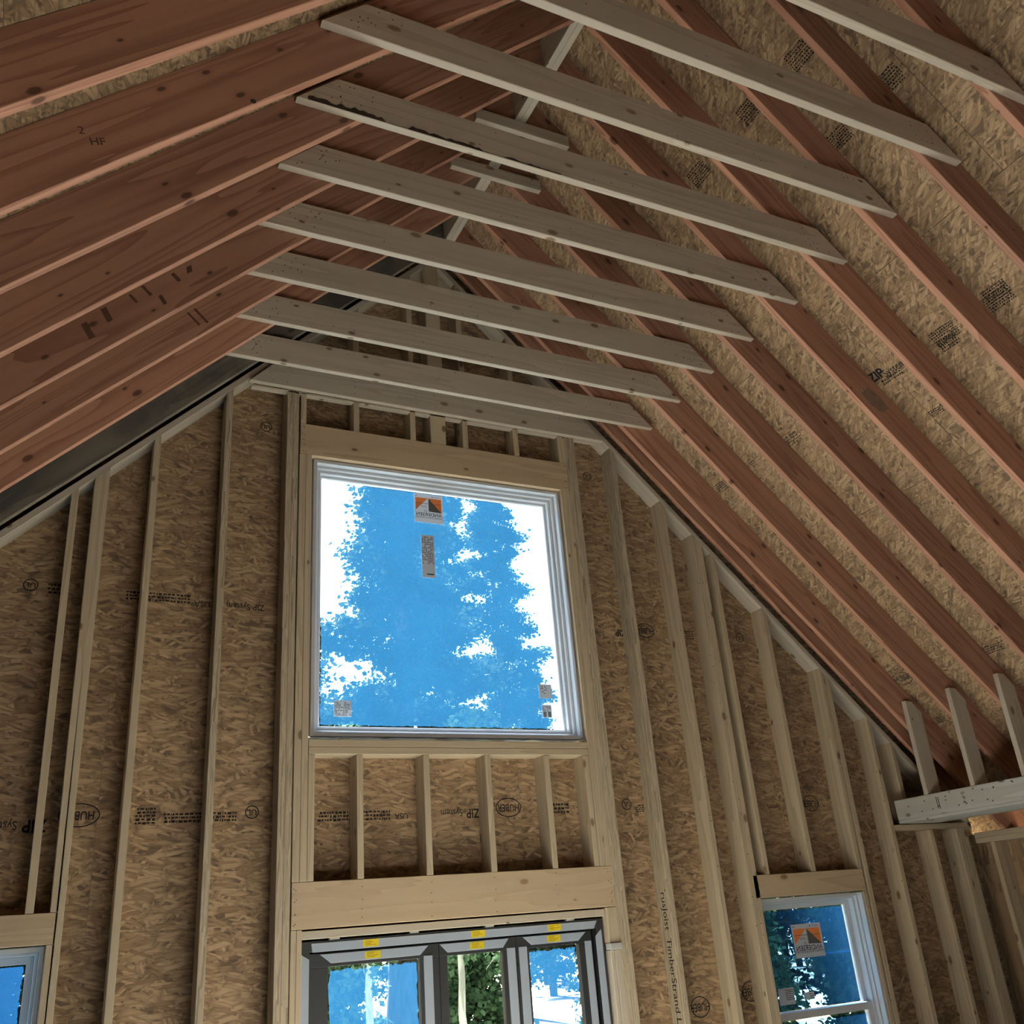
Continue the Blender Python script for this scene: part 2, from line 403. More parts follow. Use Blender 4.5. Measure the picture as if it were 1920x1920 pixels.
# king studs, commons, cripples: (left, right, bottom, top, material, lean)
S = [
 ('cripple_stud', -2.263, -2.225, 2.229, None, 'stud', -.033), ('cripple_stud', -2.155, -2.117, 2.229, None, 'stud', -.028),
 ('stud', -2.117, -2.079, 0.04, None, 'stud', -.028), ('jack_stud', -2.155, -2.117, 0.04, 2.088, 'stud', 0),
 ('cripple_stud', -2.67, -2.632, 2.229, None, 'stud', -.03), ('stud', -3.09, -3.052, .04, None, 'stud', 0), ('jack_stud', -3.052, -3.014, .04, 2.088, 'stud', 0),
 ('stud', -3.49, -3.452, .04, None, 'stud', 0), ('stud', -3.89, -3.852, .04, None, 'stud', 0),
 ('stud', -1.866, -1.828, .04, None, 'stud', -.016), ('stud', -1.453, -1.413, .04, None, 'lsl', -.024),
 ('stud', -1.081, -1.043, .04, None, 'lsl', -.012), ('stud', -1.043, -1.004, .04, None, 'lsl', -.012),
 ('jack_stud', -1.003, -.962, 2.305, 4.885, 'stud', -.003), ('jack_stud', -.961, -.922, 2.305, 4.885, 'stud', -.003), ('cripple_stud', -.921, -.884, 2.305, 2.978, 'stud', 0),
 ('jack_stud', -1.003, -.973, .04, 2.07, 'stud', 0), ('jack_stud', -.972, -.943, .04, 2.07, 'stud', 0),
 ('cripple_stud', -.641, -.603, 2.305, 2.978, 'stud', 0), ('cripple_stud', -.234, -.195, 2.305, 2.978, 'stud', 0),
 ('cripple_stud', .168, .207, 2.305, 2.978, 'stud', 0), ('cripple_stud', .574, .613, 2.305, 2.978, 'stud', 0), ('cripple_stud', .866, .903, 2.305, 2.978, 'stud', 0),
 ('jack_stud', .906, .944, 2.305, 4.885, 'stud', 0), ('jack_stud', .945, .983, 2.305, 4.885, 'stud', 0),
 ('stud', .985, 1.025, .04, None, 'lsl', -.003), ('stud', 1.026, 1.066, .04, None, 'lsl', -.003),
 ('stud', 1.379, 1.420, .04, None, 'lsl', -.002), ('stud', 1.772, 1.812, .04, None, 'stud', .002), ('stud', 2.022, 2.061, .04, None, 'stud', .005), ('stud', 2.0625, 2.101, .04, None, 'stud', .005),
 ('cripple_stud', 2.173, 2.213, 2.197, None, 'stud', 0), ('cripple_stud', 2.581, 2.621, 2.197, None, 'stud', 0),
 ('cripple_stud', 3.007, 3.044, 2.197, None, 'stud', .03), ('stud', 3.046, 3.086, .04, None, 'stud', .03), ('jack_stud', 3.010, 3.044, .04, 2.053, 'stud', 0),
 ('stud', 3.392, 3.432, .04, None, 'stud', .02), ('stud', 3.60, 3.64, 2.50, None, 'stud', .0),
 ('stud', 3.798, 3.836, .04, 2.44, 'stud', .0), ('stud', 4.080, 4.118, .04, 2.44, 'stud', .0), ('stud', 4.118, 4.156, .04, 2.44, 'stud', 0), ('stud', 4.156, 4.194, .04, 2.44, 'stud', 0),
 # short studs over the upper window
 ('cripple_stud', -1.003, -.966, 5.112, None, 'stud', 0), ('cripple_stud', -.646, -.606, 5.112, None, 'stud', 0), ('cripple_stud', -.243, -.203, 5.112, None, 'stud', 0),
 ('cripple_stud', .15, .192, 5.112, None, 'stud', 0), ('cripple_stud', .552, .594, 5.112, None, 'stud', 0), ('cripple_stud', .922, .982, 5.112, None, 'stud', 0),
]
for nm, xl, xr, z0, z1, mt, lean in S: vstud(nm, xl, xr, z0, z1, mt, lean)
prism('ridge_post', [(-.093, 0, 5.112), (.021, 0, 5.112), (.021, 0, plate_z(.021)), (-.02, 0, plate_z(-.02)), (-.093, 0, plate_z(-.093))], (0, D6, 0), (0, 0, 1), M['stud'], wb)
prism('gusset_block', [(.022, .05, 6.35), (.16, .05, 6.35), (.16, .05, plate_z(.16)), (.022, .05, plate_z(.022))], (0, T, 0), (1, 0, 0), M['pine'], wb)
prism('gusset_block', [(-.24, .05, 6.36), (-.094, .05, 6.36), (-.094, .05, plate_z(-.094)), (-.24, .05, plate_z(-.24))], (0, T, 0), (1, 0, 0), M['pine'], wb)
# headers and sills
hU = box('header', -1.003, .980, 0, D6 - .02, 4.886, 5.111, M['header'], wb)
box('header', -1.001, .984, 0, D6 - .02, 2.071, 2.304, M['header'], wb)
box('header', 2.064, 3.043, 0, D6 - .02, 2.054, 2.196, M['header'], wb)
box('header', -3.05, -2.118, 0, D6 - .02, 2.089, 2.228, M['header'], wb)
box('sill_plate', -.921, .905, 0, D6, 3.0215, 3.062, M['stud'], wb); box('sill_plate', -.921, .905, 0, D6, 2.979, 3.020, M['stud'], wb)
box('sill_plate', 2.104, 3.006, 0, D6, .86, .898, M['stud'], wb); box('sill_plate', -3.014, -2.156, 0, D6, .86, .898, M['stud'], wb)
for xa in (2.25, 2.6, -2.5, -2.85): vstud('cripple_stud', xa, xa + T, .04, .859)
box('bottom_plate', -4.257, -.945, 0, D6, 0, .038, M['stud'], wb); box('bottom_plate', .945, 4.257, 0, D6, 0, .038, M['stud'], wb)
box('door_head_strip', -.942, .908, .012, .07, 2.021, 2.062, M['pine'], wb)
box('top_plate', 3.434, 4.25, .0, D6, 2.442, 2.480, M['stud'], wb)
# jack beside the door, patched in two lengths with a white shim
box('jack_stud', .912, .984, 0, D6, 1.872, 2.068, M['stud'], wb, 'z'); box('jack_stud', .945, .984, 0, D6, .04, 1.832, M['pine'], wb, 'z'); box('jack_stud', .915, .944, .004, D6, .04, 1.832, M['pine'], wb, 'z', .004)
box('shim', .912, .992, -.012, .05, 1.834, 1.870, M['foam'], wb)
# sloped top plates (pieces between studs read as one long plate)
def slope_plate(sgn, xa, xb, lift, name='top_plate', mat='pine', y0=0.0, y1=D6, th=T * math.sqrt(2)):
    c = -.02
    pts = [(xa, y0, 6.705 + lift - abs(xa - c)), (xb, y0, 6.705 + lift - abs(xb - c)), (xb, y0, 6.705 + lift + th - abs(xb - c)), (xa, y0, 6.705 + lift + th - abs(xa - c))]
    return prism(name, pts, (0, y1 - y0, 0), (xb - xa, 0, -(abs(xb - c) - abs(xa - c))), M[mat], wb)
slope_plate(-1, -.02, -4.30, 0); slope_plate(1, -.02, 4.26, 0)
# horizontal board across the gable at collar height
wcb = prism('collar_board', [(-1.345, -T, 5.352), (1.305, -T, 5.335), (1.135, -T, 5.512), (-1.175, -T, 5.528)], (0, T - .0005, 0), (1, 0, 0), M['pine'], wb)
box('ledger_strip', -1.325, 1.285, .0, .045, 5.330, 5.346, M['pine'], wb, 'x', .002)
# rafters standing over the plate
for sg in (-1, 1):
    pts = [(sg * .04, -.035, ZB + RV - .04), (sg * .04, -.035, 6.775), (sg * 4.2, -.035, 6.815 - 4.2), (sg * 4.2, -.035, ZB + RV - 4.2)]
    prism('gable_rafter', pts, (0, T, 0), (1, 0, -sg), M['rafter'], wb)
box('weather_seal', -.941, .909, .1305, .1385, 1.925, 2.069, M['door_black'], wb, 'x', 0)
box('weather_seal', -.941, -.862, .1305, .1385, .04, 1.9245, M['door_black'], wb, 'z', 0); box('weather_seal', .815, .909, .1305, .1385, .04, 1.9245, M['door_black'], wb, 'z', 0)
# nails in headers
npt = []
for x in (-.985, -.975, -.62, -.21, .185, .59, .955, .965):
    for z in (2.10, 2.155, 2.21, 2.27): npt.append((x + RND.uniform(-.006, .006), 0, z + RND.uniform(-.012, .012)))
for x in (-.985, -.972, .955, .962):
    for z in (4.91, 4.95, 4.99, 5.03, 5.08): npt.append((x + RND.uniform(-.006, .006), 0, z + RND.uniform(-.01, .01)))
for x in (2.085, 2.095, 3.02): 
    for z in (2.08, 2.12, 2.17): npt.append((x, 0, z))
nails('nail_holes', npt, (0, -1, 0), .0036, wb)
npt = []
for x in (-1.2, -1.1, -.65, -.22, -.05, .0, .17, .57, .95, 1.1, 1.18):
    for z in (5.38, 5.43, 5.47, 5.50): npt.append((x + RND.uniform(-.02, .02), -T, z))
nails('nail_holes', npt, (0, -1, 0), .0033, wb)
npt = []
for xs, a, b in ((1.81, 2.2, 4.6), (2.04, 1.2, 4.3), (2.08, 1.2, 4.3), (3.06, 1.0, 3.4), (3.41, 1.0, 3.0), (3.82, .8, 2.3)):
    for _ in range(9): npt.append((xs - RND.uniform(.004, .025), 0, RND.uniform(a, b)))
nails('nail_holes', npt, (0, -1, 0), .004, wb)
# strand-board sheathing: four-foot courses with openings cut out
OPEN = [(-.91, .905, 3.07, 4.885), (-.94, .91, 0.0, 2.03), (2.105, 3.005, .90, 2.05), (-3.012, -2.157, .90, 2.085)]
def subtract(rs, o):
    out = []
    for (x0, x1, z0, z1) in rs:
        a0, a1, b0, b1 = max(x0, o[0]), min(x1, o[1]), max(z0, o[2]), min(z1, o[3])
        if a0 >= a1 or b0 >= b1: out.append((x0, x1, z0, z1)); continue
        if x0 < a0: out.append((x0, a0, z0, z1))
        if a1 < x1: out.append((a1, x1, z0, z1))
        if z0 < b0: out.append((a0, a1, z0, b0))
        if b1 < z1: out.append((a0, a1, b1, z1))
    return out
SEAMZ = [-.30, .90, 2.119, 3.338, 4.557, 5.776, 6.995]
def gable_panel(x0, x1, z0, z1):
    rs = [(x0 + .0008, x1 - .0008, z0 + .0008, z1 - .0008)]
    for o in OPEN: rs = subtract(rs, o)
    bm = bmesh.new(); c = Vector(((x0 + x1) / 2, D6 + .006, (z0 + z1) / 2))
    for (a, b, p, q) in rs:
        g = bmesh.ops.create_cube(bm, size=1.0)
        bmesh.ops.scale(bm, verts=g['verts'], vec=(b - a, .0115, q - p)); bmesh.ops.translate(bm, verts=g['verts'], vec=((a + b) / 2 - c.x, .0005, (p + q) / 2 - c.z))
    for sg in (-1, 1):
        bmesh.ops.bisect_plane(bm, geom=list(bm.verts) + list(bm.edges) + list(bm.faces), plane_co=(0 - c.x, 0, ZB + RV - .002 - c.z), plane_no=(sg, 0, 1), clear_outer=True)
    if not bm.faces: bm.free(); return None
    me = bpy.data.meshes.new('sheathing_panel'); mats(me, M['osb_wall'])
    # prints and strands run along local X/Y: lay the sheet in the local XY plane
    rot = Matrix.Rotation(math.radians(90), 4, 'X'); bm.transform(rot.inverted()); bm.to_mesh(me); bm.free()
    return link('sheathing_panel', me, Matrix.Translation(c) @ rot, wb)
rs = [(-4.42, 4.42, -.3, 7.0)]
for o in OPEN: rs = subtract(rs, o)
bm = bmesh.new()
for (a, b, p, q) in rs:
    g = bmesh.ops.create_cube(bm, size=1.0); bmesh.ops.scale(bm, verts=g['verts'], vec=(b - a, .003, q - p)); bmesh.ops.translate(bm, verts=g['verts'], vec=((a + b) / 2, D6 + .0155, (p + q) / 2))
for sg in (-1, 1):
    bmesh.ops.bisect_plane(bm, geom=list(bm.verts) + list(bm.edges) + list(bm.faces), plane_co=(0, 0, ZB + RV - .002), plane_no=(sg, 0, 1), clear_outer=True)
me = bpy.data.meshes.new('house_wrap'); mats(me, M['wrap']); bm.to_mesh(me); bm.free(); link('house_wrap', me, None, wb)
PANELS = {}
for r in range(len(SEAMZ) - 1):
    off = (-4.42, -5.64)[r % 2]
    x = off
    while x < 4.42:
        x0, x1 = max(x, -4.42), min(x + 2.438, 4.42)
        if x1 - x0 > .02:
            p = gable_panel(x0, x1, SEAMZ[r], SEAMZ[r + 1])
            if p: PANELS[(r, round((x0 + x1) / 2, 2))] = (p, x0, x1, SEAMZ[r], SEAMZ[r + 1])
        x += 2.438
def panel_at(x, z):
    for p, x0, x1, z0, z1 in PANELS.values():
        if x0 <= x <= x1 and z0 <= z <= z1: return p
    return wb
YP = D6 - .0006
def wprint(x, z, flip=True): return plate_frame((x, YP, z), (-1, 0, 0) if flip else (1, 0, 0), (0, -1, 0))
def w_oval(x, z, rx_=.088, ry_=.058):
    p = panel_at(x, z); mw = wprint(x, z)
    oval('stamp_oval', rx_, ry_, .006, mw, M['ink'], p); text('stamp_lettering', 'HUBER', .062, mw, M['ink'], p, bold=.012, sx=.78)
def w_ul(x, z, r=.038):
    p = panel_at(x, z); mw = wprint(x, z)
    oval('stamp_circle', r, r * .95, .006, mw, M['ink'], p); text('stamp_lettering', 'UL', .045, mw, M['ink'], p, bold=.01)
def w_block(x0, x1, z0, z1, rows, seed):
    rr = random.Random(seed); rs = []; h = (z1 - z0) / rows
    for r in range(rows):
        x = -(x1 - x0) / 2
        while x < (x1 - x0) / 2 - .01:
            w = rr.uniform(.005, .022); rs.append((x, min(x + w, (x1 - x0) / 2), -(z1 - z0) / 2 + r * h, -(z1 - z0) / 2 + r * h + h * rr.uniform(.4, .7))); x += w + rr.uniform(.003, .009)
    cx, cz = (x0 + x1) / 2, (z0 + z1) / 2
    rects('stamp_small_print', rs, wprint(cx, cz), M['ink_faded'], panel_at(cx, cz))
def w_text(s, x, z, size, bold=.0, sx=1.0, mat='ink'):
    text('stamp_lettering', s, size, wprint(x, z), M[mat], panel_at(x, z), bold=bold, sx=sx)
w_oval(-2.07, 2.69, .10, .060); w_oval(.372, 2.682); w_oval(2.82, 2.665, .068, .058); w_oval(1.575, 3.90, .075, .055); w_oval(1.60, 1.46, .07, .06); w_oval(2.0, 1.51, .06, .06)
for x, z in ((-1.197, 2.687), (1.237, 2.685), (-1.197, 5.123), (1.236, 5.108), (-2.44, 3.914), (2.437, 3.896)): w_ul(x, z)
w_text('ZIP', .13, 2.655, .075, .02, .8); w_text('System', -.01, 2.66, .06, .0, .85)
w_text('ZIP', -2.27, 2.645, .085, .03, .9); w_text('System', -2.42, 2.65, .06, .0, .85)
w_text('USA', -.33, 2.648, .045, .01); w_block(-.83, -.40, 2.62, 2.68, 3, 1); w_block(.63, .80, 2.63, 2.70, 3, 2)
w_block(-1.80, -1.70, 2.63, 2.72, 5, 3); w_block(-1.66, -1.28, 2.635, 2.69, 3, 4); w_block(1.30, 1.37, 2.63, 2.68, 4, 5)
w_text('ZIP', 2.62, 2.632, .06, .03, .9); w_text('System', 2.47, 2.645, .05, .01, .8)
w_text('USA', -1.53, 3.872, .05, .0); w_text('ZIP System', -1.28, 3.874, .055, .006, .9); w_block(-1.95, -1.6, 3.86, 3.92, 3, 6)
w_text('ZIP', 1.36, 3.87, .065, .03); w_block(1.92, 2.0, 3.85, 3.92, 4, 7); w_block(-2.36, -2.25, 3.86, 3.93, 3, 8)
w_text('System', 1.15, 3.86, .05, .0)
# trade print up the strand-lumber stud beside the window
for z, x in ((4.46, 1.3795), (1.75, 1.3795)):
    mw = plate_frame((1.3782, .062, z), (0, 0, -1), (-1, 0, 0))
    text('stamp_lettering', 'TrusJoist  TimberStrand LSL', .075, mw, M['ink'], wb, bold=.004)

# ------------------------------------------------------------------ ridge beam, roof sheathing
ce = structure('ceiling', 'open roof of rafters with strand board sheathing above', 'ceiling')
for sg in (-1, 1):
    x0, x1 = (-.038, -.0006) if sg < 0 else (.0006, .038)
    box('ridge_beam', x0, x1, Y_BACK, -.002, 6.655, 6.945, M['pine'], ce, 'y', .002)
RP = {}
def roof_panel(sg, s0, s1, y0, y1):
    """s: distance down the slope from the peak"""
    o = Vector((0, 0, ZB + RV + .0005)); d = Vector((sg, 0, -1)).normalized(); n = Vector((sg, 0, 1)).normalized()
    c = o + d * ((s0 + s1) / 2) + Vector((0, (y0 + y1) / 2, 0))
    mw = Matrix((Vector((0, 1, 0)), n.cross(Vector((0, 1, 0))), n)).transposed().to_4x4(); mw.translation = c
    L, W = (y1 - y0) / 2 - .0008, (s1 - s0) / 2 - .0008
    bm = bmesh.new(); g = bmesh.ops.create_cube(bm, size=1.0); bmesh.ops.scale(bm, verts=g['verts'], vec=(2 * L, 2 * W, .012)); bmesh.ops.translate(bm, verts=g['verts'], vec=(0, 0, .006))
    bmesh.ops.bevel(bm, geom=list(bm.edges), offset=.0015, segments=1, affect='EDGES')
    me = bpy.data.meshes.new('sheathing_panel'); mats(me, M['osb_roof']); bm.to_mesh(me); bm.free()
    p = link('sheathing_panel', me, mw, ce); RP[(sg, len(RP))] = (p, s0, s1, y0, y1)
SMAX = 4.8 * math.sqrt(2)
for sg in (-1, 1):
    s = 0; k = 0
    while s < SMAX - .05:
        s1 = min(s + 1.219, SMAX); y = .40 + (k % 2) * 1.219
        while y > Y_BACK - .3:
            ya, yb = max(y - 2.438, Y_BACK - .3), min(y, .40)
            if yb - ya > .02: roof_panel(sg, s, s1, ya, yb)
            y -= 2.438
        s = s1; k += 1
for sg in (-1, 1):
    n = Vector((sg, 0, 1)).normalized(); a = Vector((0, 0, ZB + RV)) + n * .0135; b = a + Vector((sg, 0, -1)).normalized() * SMAX
    prism('underlayment', [a + Vector((0, Y_BACK - .3, 0)), a + Vector((0, .4, 0)), b + Vector((0, .4, 0)), b + Vector((0, Y_BACK - .3, 0))], n * .004, (0, 1, 0), M['wrap'], ce, 0)
def roof_frame(sg, s, y, flip=False):
    d = Vector((sg, 0, -1)).normalized(); n = -Vector((sg, 0, 1)).normalized()
    o = Vector((0, y, ZB + RV)) + d * s + n * .0006
    # reading direction along the run of the roof
    xd = Vector((0, -1, 0)) if not flip else Vector((0, 1, 0))
    return plate_frame(o, xd, n)
def roof_parent(sg, s, y):
    for (g, _), (p, s0, s1, y0, y1) in RP.items():
        if g == sg and s0 <= s <= s1 and y0 <= y <= y1: return p
    return ce
def on_roof(u, v, sg=1):
    """slope distance and Y where pixel (u,v) meets the sheathing"""
    d = rx * ((u - 960) / FPX) + dn * ((v - 960) / FPX) + fw
    n = Vector((sg, 0, 1)); t = (ZB + RV - n.dot(CAM_P)) / n.dot(d); p = CAM_P + d * t
    return abs(p.x) * math.sqrt(2), p.y
def r_small(u, v, w, h, rows, seed, sg=1):
    s, y = on_roof(u, v, sg); rr = random.Random(seed); rs = []; hh = h / rows
    for r in range(rows):
        x = -w / 2
        while x < w / 2 - .004:
            ww = rr.uniform(.004, .014); rs.append((x, min(x + ww, w / 2), -h / 2 + r * hh, -h / 2 + r * hh + hh * rr.uniform(.4, .75))); x += ww + rr.uniform(.003, .007)
    rects('stamp_small_print', rs, roof_frame(sg, s, y), M['ink_faded'], roof_parent(sg, s, y))
def r_text(str_, u, v, size, bold=0.0, sx=1.0, sg=1):
    s, y = on_roof(u, v, sg); text('stamp_lettering', str_, size, roof_frame(sg, s, y), M['ink'], roof_parent(sg, s, y), bold=bold, sx=sx)
r_text('ZIP', 1643, 705, .085, .035, .9); r_text('System', 1676, 690, .07, .006, .8); r_small(1672, 706, .15, .04, 2, 11)
for k, (u, v, w, h, n_) in enumerate([(1770, 625, .16, .10, 7), (1870, 560, .16, .10, 7), (1500, 100, .16, .11, 7), (1405, 205, .15, .11, 7), (1310, 325, .15, .11, 7), (1665, 150, .15, .11, 7), (1572, 258, .14, .10, 7),
    (1485, 822, .12, .08, 4), (1352, 912, .10, .08, 5), (1860, 1215, .16, .07, 4), (1778, 640, .12, .08, 5), (1868, 545, .14, .09, 6), (1756, 770, .10, .05, 4), (1412, 868, .05, .05, 3), (1762, 1348, .09, .06, 4)]):
    r_small(u, v, w, h, n_, 20 + k)
s_, y_ = on_roof(1692, 1272); mw = roof_frame(1, s_, y_); pp = roof_parent(1, s_, y_)
oval('stamp_oval', .085, .058, .006, mw, M['ink'], pp); text('stamp_lettering', 'HUBER', .06, mw, M['ink'], pp, bold=.014, sx=.78)

# ------------------------------------------------------------------ rafters
def rafter_pts(sg, y, up):
    e = 4.72; h = WALL_X
    prof = [(.0385, ZB + up - .0385), (h + up, ZB - h), (h + .143, ZB - h), (h + .143, ZB + up - h - .143), (e, ZB + up - e), (e, ZB + RV - e), (.0385, ZB + RV - .0385)]
    return [(sg * x, y, z) for x, z in prof]
RAFT = {}
for i in range(I_MAX, I_MIN - 1, -1):
    n = I_MAX - i
    for sg, side in ((-1, 'left'), (1, 'right')):
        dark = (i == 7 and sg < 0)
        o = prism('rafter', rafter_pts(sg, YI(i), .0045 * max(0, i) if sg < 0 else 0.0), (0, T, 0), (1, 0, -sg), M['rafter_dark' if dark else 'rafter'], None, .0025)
        lab = ('weathered grey rafter' if dark else 'reddish brown fir rafter') + ' on the %s-hand roof slope, %s from the gable window wall' % (side, ORD[n])
        tag(o, lab, 'rafter', 'rafters of the %s-hand roof slope' % side); RAFT[(sg, i)] = o
def raft_frame(sg, i, x, dz):
    """frame on the camera-side face of a rafter; dz: plumb height over its underside"""
    d = Vector((1, 0, 1)).normalized() if sg < 0 else Vector((1, 0, -1)).normalized()
    return plate_frame((x, YI(i) - .0006, ZB - abs(x) + dz), d, (0, -1, 0))
# lumber-grade ink marks on the faces
def ink_bars(sg, i, bars, mat='ink_rafter'):
    for (x, dz, w, h, sk) in bars:
        mw = raft_frame(sg, i, x, dz)
        flat('ink_mark', [(-w / 2 - sk, -h / 2), (w / 2 - sk, -h / 2), (w / 2 + sk, h / 2), (-w / 2 + sk, h / 2)], mw, M[mat], RAFT[(sg, i)])
def rx_at(u, v, i, sg):
    p = at(u, v, YI(i)); return p.x, p.z - (ZB - abs(p.x))
for (u, v, i, sg, w, h, sk) in [(275, 545, 4, -1, .016, .06, .0), (305, 562, 4, -1, .02, .05, .005), (250, 560, 4, -1, .014, .05, 0), (200, 590, 4, -1, .03, .07, .01), (165, 620, 4, -1, .03, .08, .01), (330, 520, 4, -1, .02, .05, 0), (355, 505, 4, -1, .03, .03, .01),
                                (363, 598, 5, -1, .012, .09, .0), (377, 592, 5, -1, .014, .10, .0)]:
    x, dz = rx_at(u, v, i, sg); ink_bars(sg, i, [(x, dz, w, h, sk)])
x, dz = rx_at(183, 266, 1, -1); mw = raft_frame(-1, 1, x, dz); text('ink_mark', 'HF', .042, mw @ Matrix.Rotation(-.45, 4, 'Z'), M['ink_rafter'], RAFT[(-1, 1)], bold=.02)
x, dz = rx_at(152, 245, 1, -1); text('ink_mark', '2', .045, raft_frame(-1, 1, x, dz) @ Matrix.Rotation(-.5, 4, 'Z'), M['ink_rafter'], RAFT[(-1, 1)])
x, dz = rx_at(475, 190, 1, -1); nails('knot_hole', [(x, YI(1), ZB - abs(x) + dz)], (0, -1, 0), .012, RAFT[(-1, 1)])
x, dz = rx_at(1640, 750, 3, 1)
flat('chalk_smudge', [(-.09, -.05), (.0, -.06), (.09, -.03), (.1, .04), (.02, .06), (-.08, .04)], raft_frame(1, 3, x, dz), plain('grey_smudge', (.19, .125, .088), .9, .1, 0, .4, 30), RAFT[(1, 3)])

# ------------------------------------------------------------------ collar ties
TIE = {}
for i in range(I_MAX, -5, -1):
    n = I_MAX - i
    j1, j2 = RND.uniform(-.02, .02), RND.uniform(-.02, .02)
    dz = RND.uniform(-.006, .008)
    zb, zt = 5.336 + dz, 5.520 + dz; y = YI(i) - T - .0004
    xl, xr = -1.585 + j1, 1.556 + j2
    o = prism('collar_tie', [(xl, y, zb), (xr, y, zb), (xr - .184, y, zt), (xl + .184, y, zt)], (0, T, 0), (1, 0, 0), M['pine'], None, .003)
    kind_ = 'bark-edged pine collar tie' if i == 2 else 'pale pine collar tie'
    tag(o, ' '.join([kind_, 'nailed to the', ORD[n], 'rafter pair from the gable window wall']), 'collar tie', 'collar ties across the roof'); TIE[i] = o
    pts = []
    for sx_ in (-1, 1):
        for _ in range(11):
            u = RND.uniform(.06, .26); w = RND.uniform(.02, .16)
            xe = (xl if sx_ < 0 else xr); pts.append((xe - sx_ * (u + w * .8), y, zb + w))
    for _ in range(6): pts.append((RND.uniform(-1.1, 1.1), y, RND.uniform(zb + .02, zt - .02)))
    nails('nail_holes', pts, (0, -1, 0), .0038, o)
# torn bark on the third tie in view
y = YI(2) - T - .002; bk = []
vs, fs = [], []; rr = random.Random(3); zc = TIE[2].matrix_basis.translation.z - .0905
for k in range(61):
    x = -1.55 + 1.25 * k / 60; h = (.040 * (1 - k / 75) * rr.uniform(.35, 1)) if (k % 23) < 17 else .002
    vs += [(x, y, zc), (x, y - .0015, zc + h)]
    if k: fs.append([2 * k - 2, 2 * k, 2 * k + 1, 2 * k - 1])
bo = mesh_from('bark_strip', vs, fs, plain('dark_bark', (.035, .024, .016), .9, .1, 0, .5, 50), TIE[2]); bo['kind'] = 'stuff'
# short boards under the ridge
for i, nm in ((4, 'fourth'), (5, 'third')):
    y = YI(i) - T - .0004; zb = 6.527 if i == 4 else 6.520
    o = box('scab_board', -.325, .325, y, y + T, zb, zb + .089, M['pine'], None); tag(o, 'short pine board nailed flat under the ridge on the %s rafter pair from the gable' % nm, 'board', 'short boards under the ridge')

# ------------------------------------------------------------------ knee wall on the right
kw = tag(empty('knee_wall', (3.55, -2.0, 2.46)), 'low knee wall of short studs on a white weathered beam at the right', 'knee wall')
box('beam', 3.497, 3.611, Y_BACK + .2, -.003, 2.5085, 2.651, M['whitewood'], kw, 'y', .004)
for k, (xa, xb, z0, z1) in enumerate([(3.500, 3.598, 2.486, 2.508), (3.601, 3.70, 2.484, 2.506), (3.712, 3.81, 2.484, 2.506), (3.813, 3.912, 2.484, 2.506)]):
    box('soffit_plank', xa, xb, Y_BACK + .2, -.003, z0, z1, M['whitewood'] if k < 3 else M['pine'], kw, 'y', .003)
for i in range(I_MAX, I_MIN, -1):
    y = YI(i) - T - .0004
    prism('stud', [(3.497, y, 2.652), (3.637, y, 2.652), (3.637, y, 3.245), (3.562, y, 3.325), (3.497, y, 3.33)], (0, T, 0), (0, 0, 1), M['pine'], kw)
npt = [(3.4965, RND.uniform(-3.0, -.1), RND.uniform(2.53, 2.64)) for _ in range(70)]
nails('nail_holes', npt, (-1, 0, 0), .0055, kw)
mwk = plate_frame((3.4964, -.62, 2.585), (0, 0, -1), (-1, 0, 0)); text('stamp_lettering', 'S-P-F', .04, mwk, M['ink_faded'], kw); 
mwk = plate_frame((3.4964, -.40, 2.585), (0, 0, -1), (-1, 0, 0)); rects('stamp_small_print', [(-.04, .04, -.012, -.006), (-.035, .045, .004, .010)], mwk, M['ink_faded'], kw)

# ------------------------------------------------------------------ side and rear walls
def side_wall(sg, name, label):
    w = structure(name, label, 'wall')
    xa = WALL_X
    y = -.13
    while y > Y_BACK:
        a, b = (xa, xa + D6) if sg > 0 else (-xa - D6, -xa)
        box('stud', a, b, y - T, y, .039, 2.3215, M['stud'], w, 'z'); y -= .4064
    a, b = (xa, xa + D6) if sg > 0 else (-xa - D6, -xa)
    box('bottom_plate', a, b, Y_BACK, -.003, 0, .038, M['stud'], w, 'y'); box('top_plate', a, b, Y_BACK, -.003, 2.322, 2.359, M['stud'], w, 'y'); box('top_plate', a, b, Y_BACK, -.003, 2.360, 2.3975, M['stud'], w, 'y')
    xo = (xa + D6 + .0135, xa + D6 + .0165) if sg > 0 else (-xa - D6 - .0165, -xa - D6 - .0135)
    box('house_wrap', xo[0], xo[1], Y_BACK - .14, .14, -.3, 2.394, M['wrap'], w, 'y', 0)
    y = .14; z = 0
    while y > Y_BACK:
        y0 = max(y - 2.438, Y_BACK - .14)
        for z0, z1 in ((-.3, .95), (.9505, 2.17), (2.1705, 2.395)):
            x0, x1 = (xa + D6 + .0005, xa + D6 + .0125) if sg > 0 else (-xa - D6 - .0125, -xa - D6 - .0005)
            p = prism('sheathing_panel', [(x0, y0 + .0005, z0), (x0, y - .0005, z0), (x0, y - .0005, z1), (x0, y0 + .0005, z1)], (x1 - x0, 0, 0), (0, 1, 0), M['osb_wall'], w, .001)
        y -= 2.438
side_wall(1, 'wall_right', 'low eave wall of open studs and dark strand board at the right')
side_wall(-1, 'wall_left', 'low eave wall of open studs and strand board at the left')
wf = structure('wall_front', 'rear gable wall of strand board facing the picture window', 'wall')
rs = [(-WALL_X - .15, WALL_X + .15, -.3, 2.0)]
for (a, b, c, d) in rs: box('sheathing_panel', a, b, Y_BACK - .012, Y_BACK, c, d, M['osb_wall'], wf, 'x', .001)
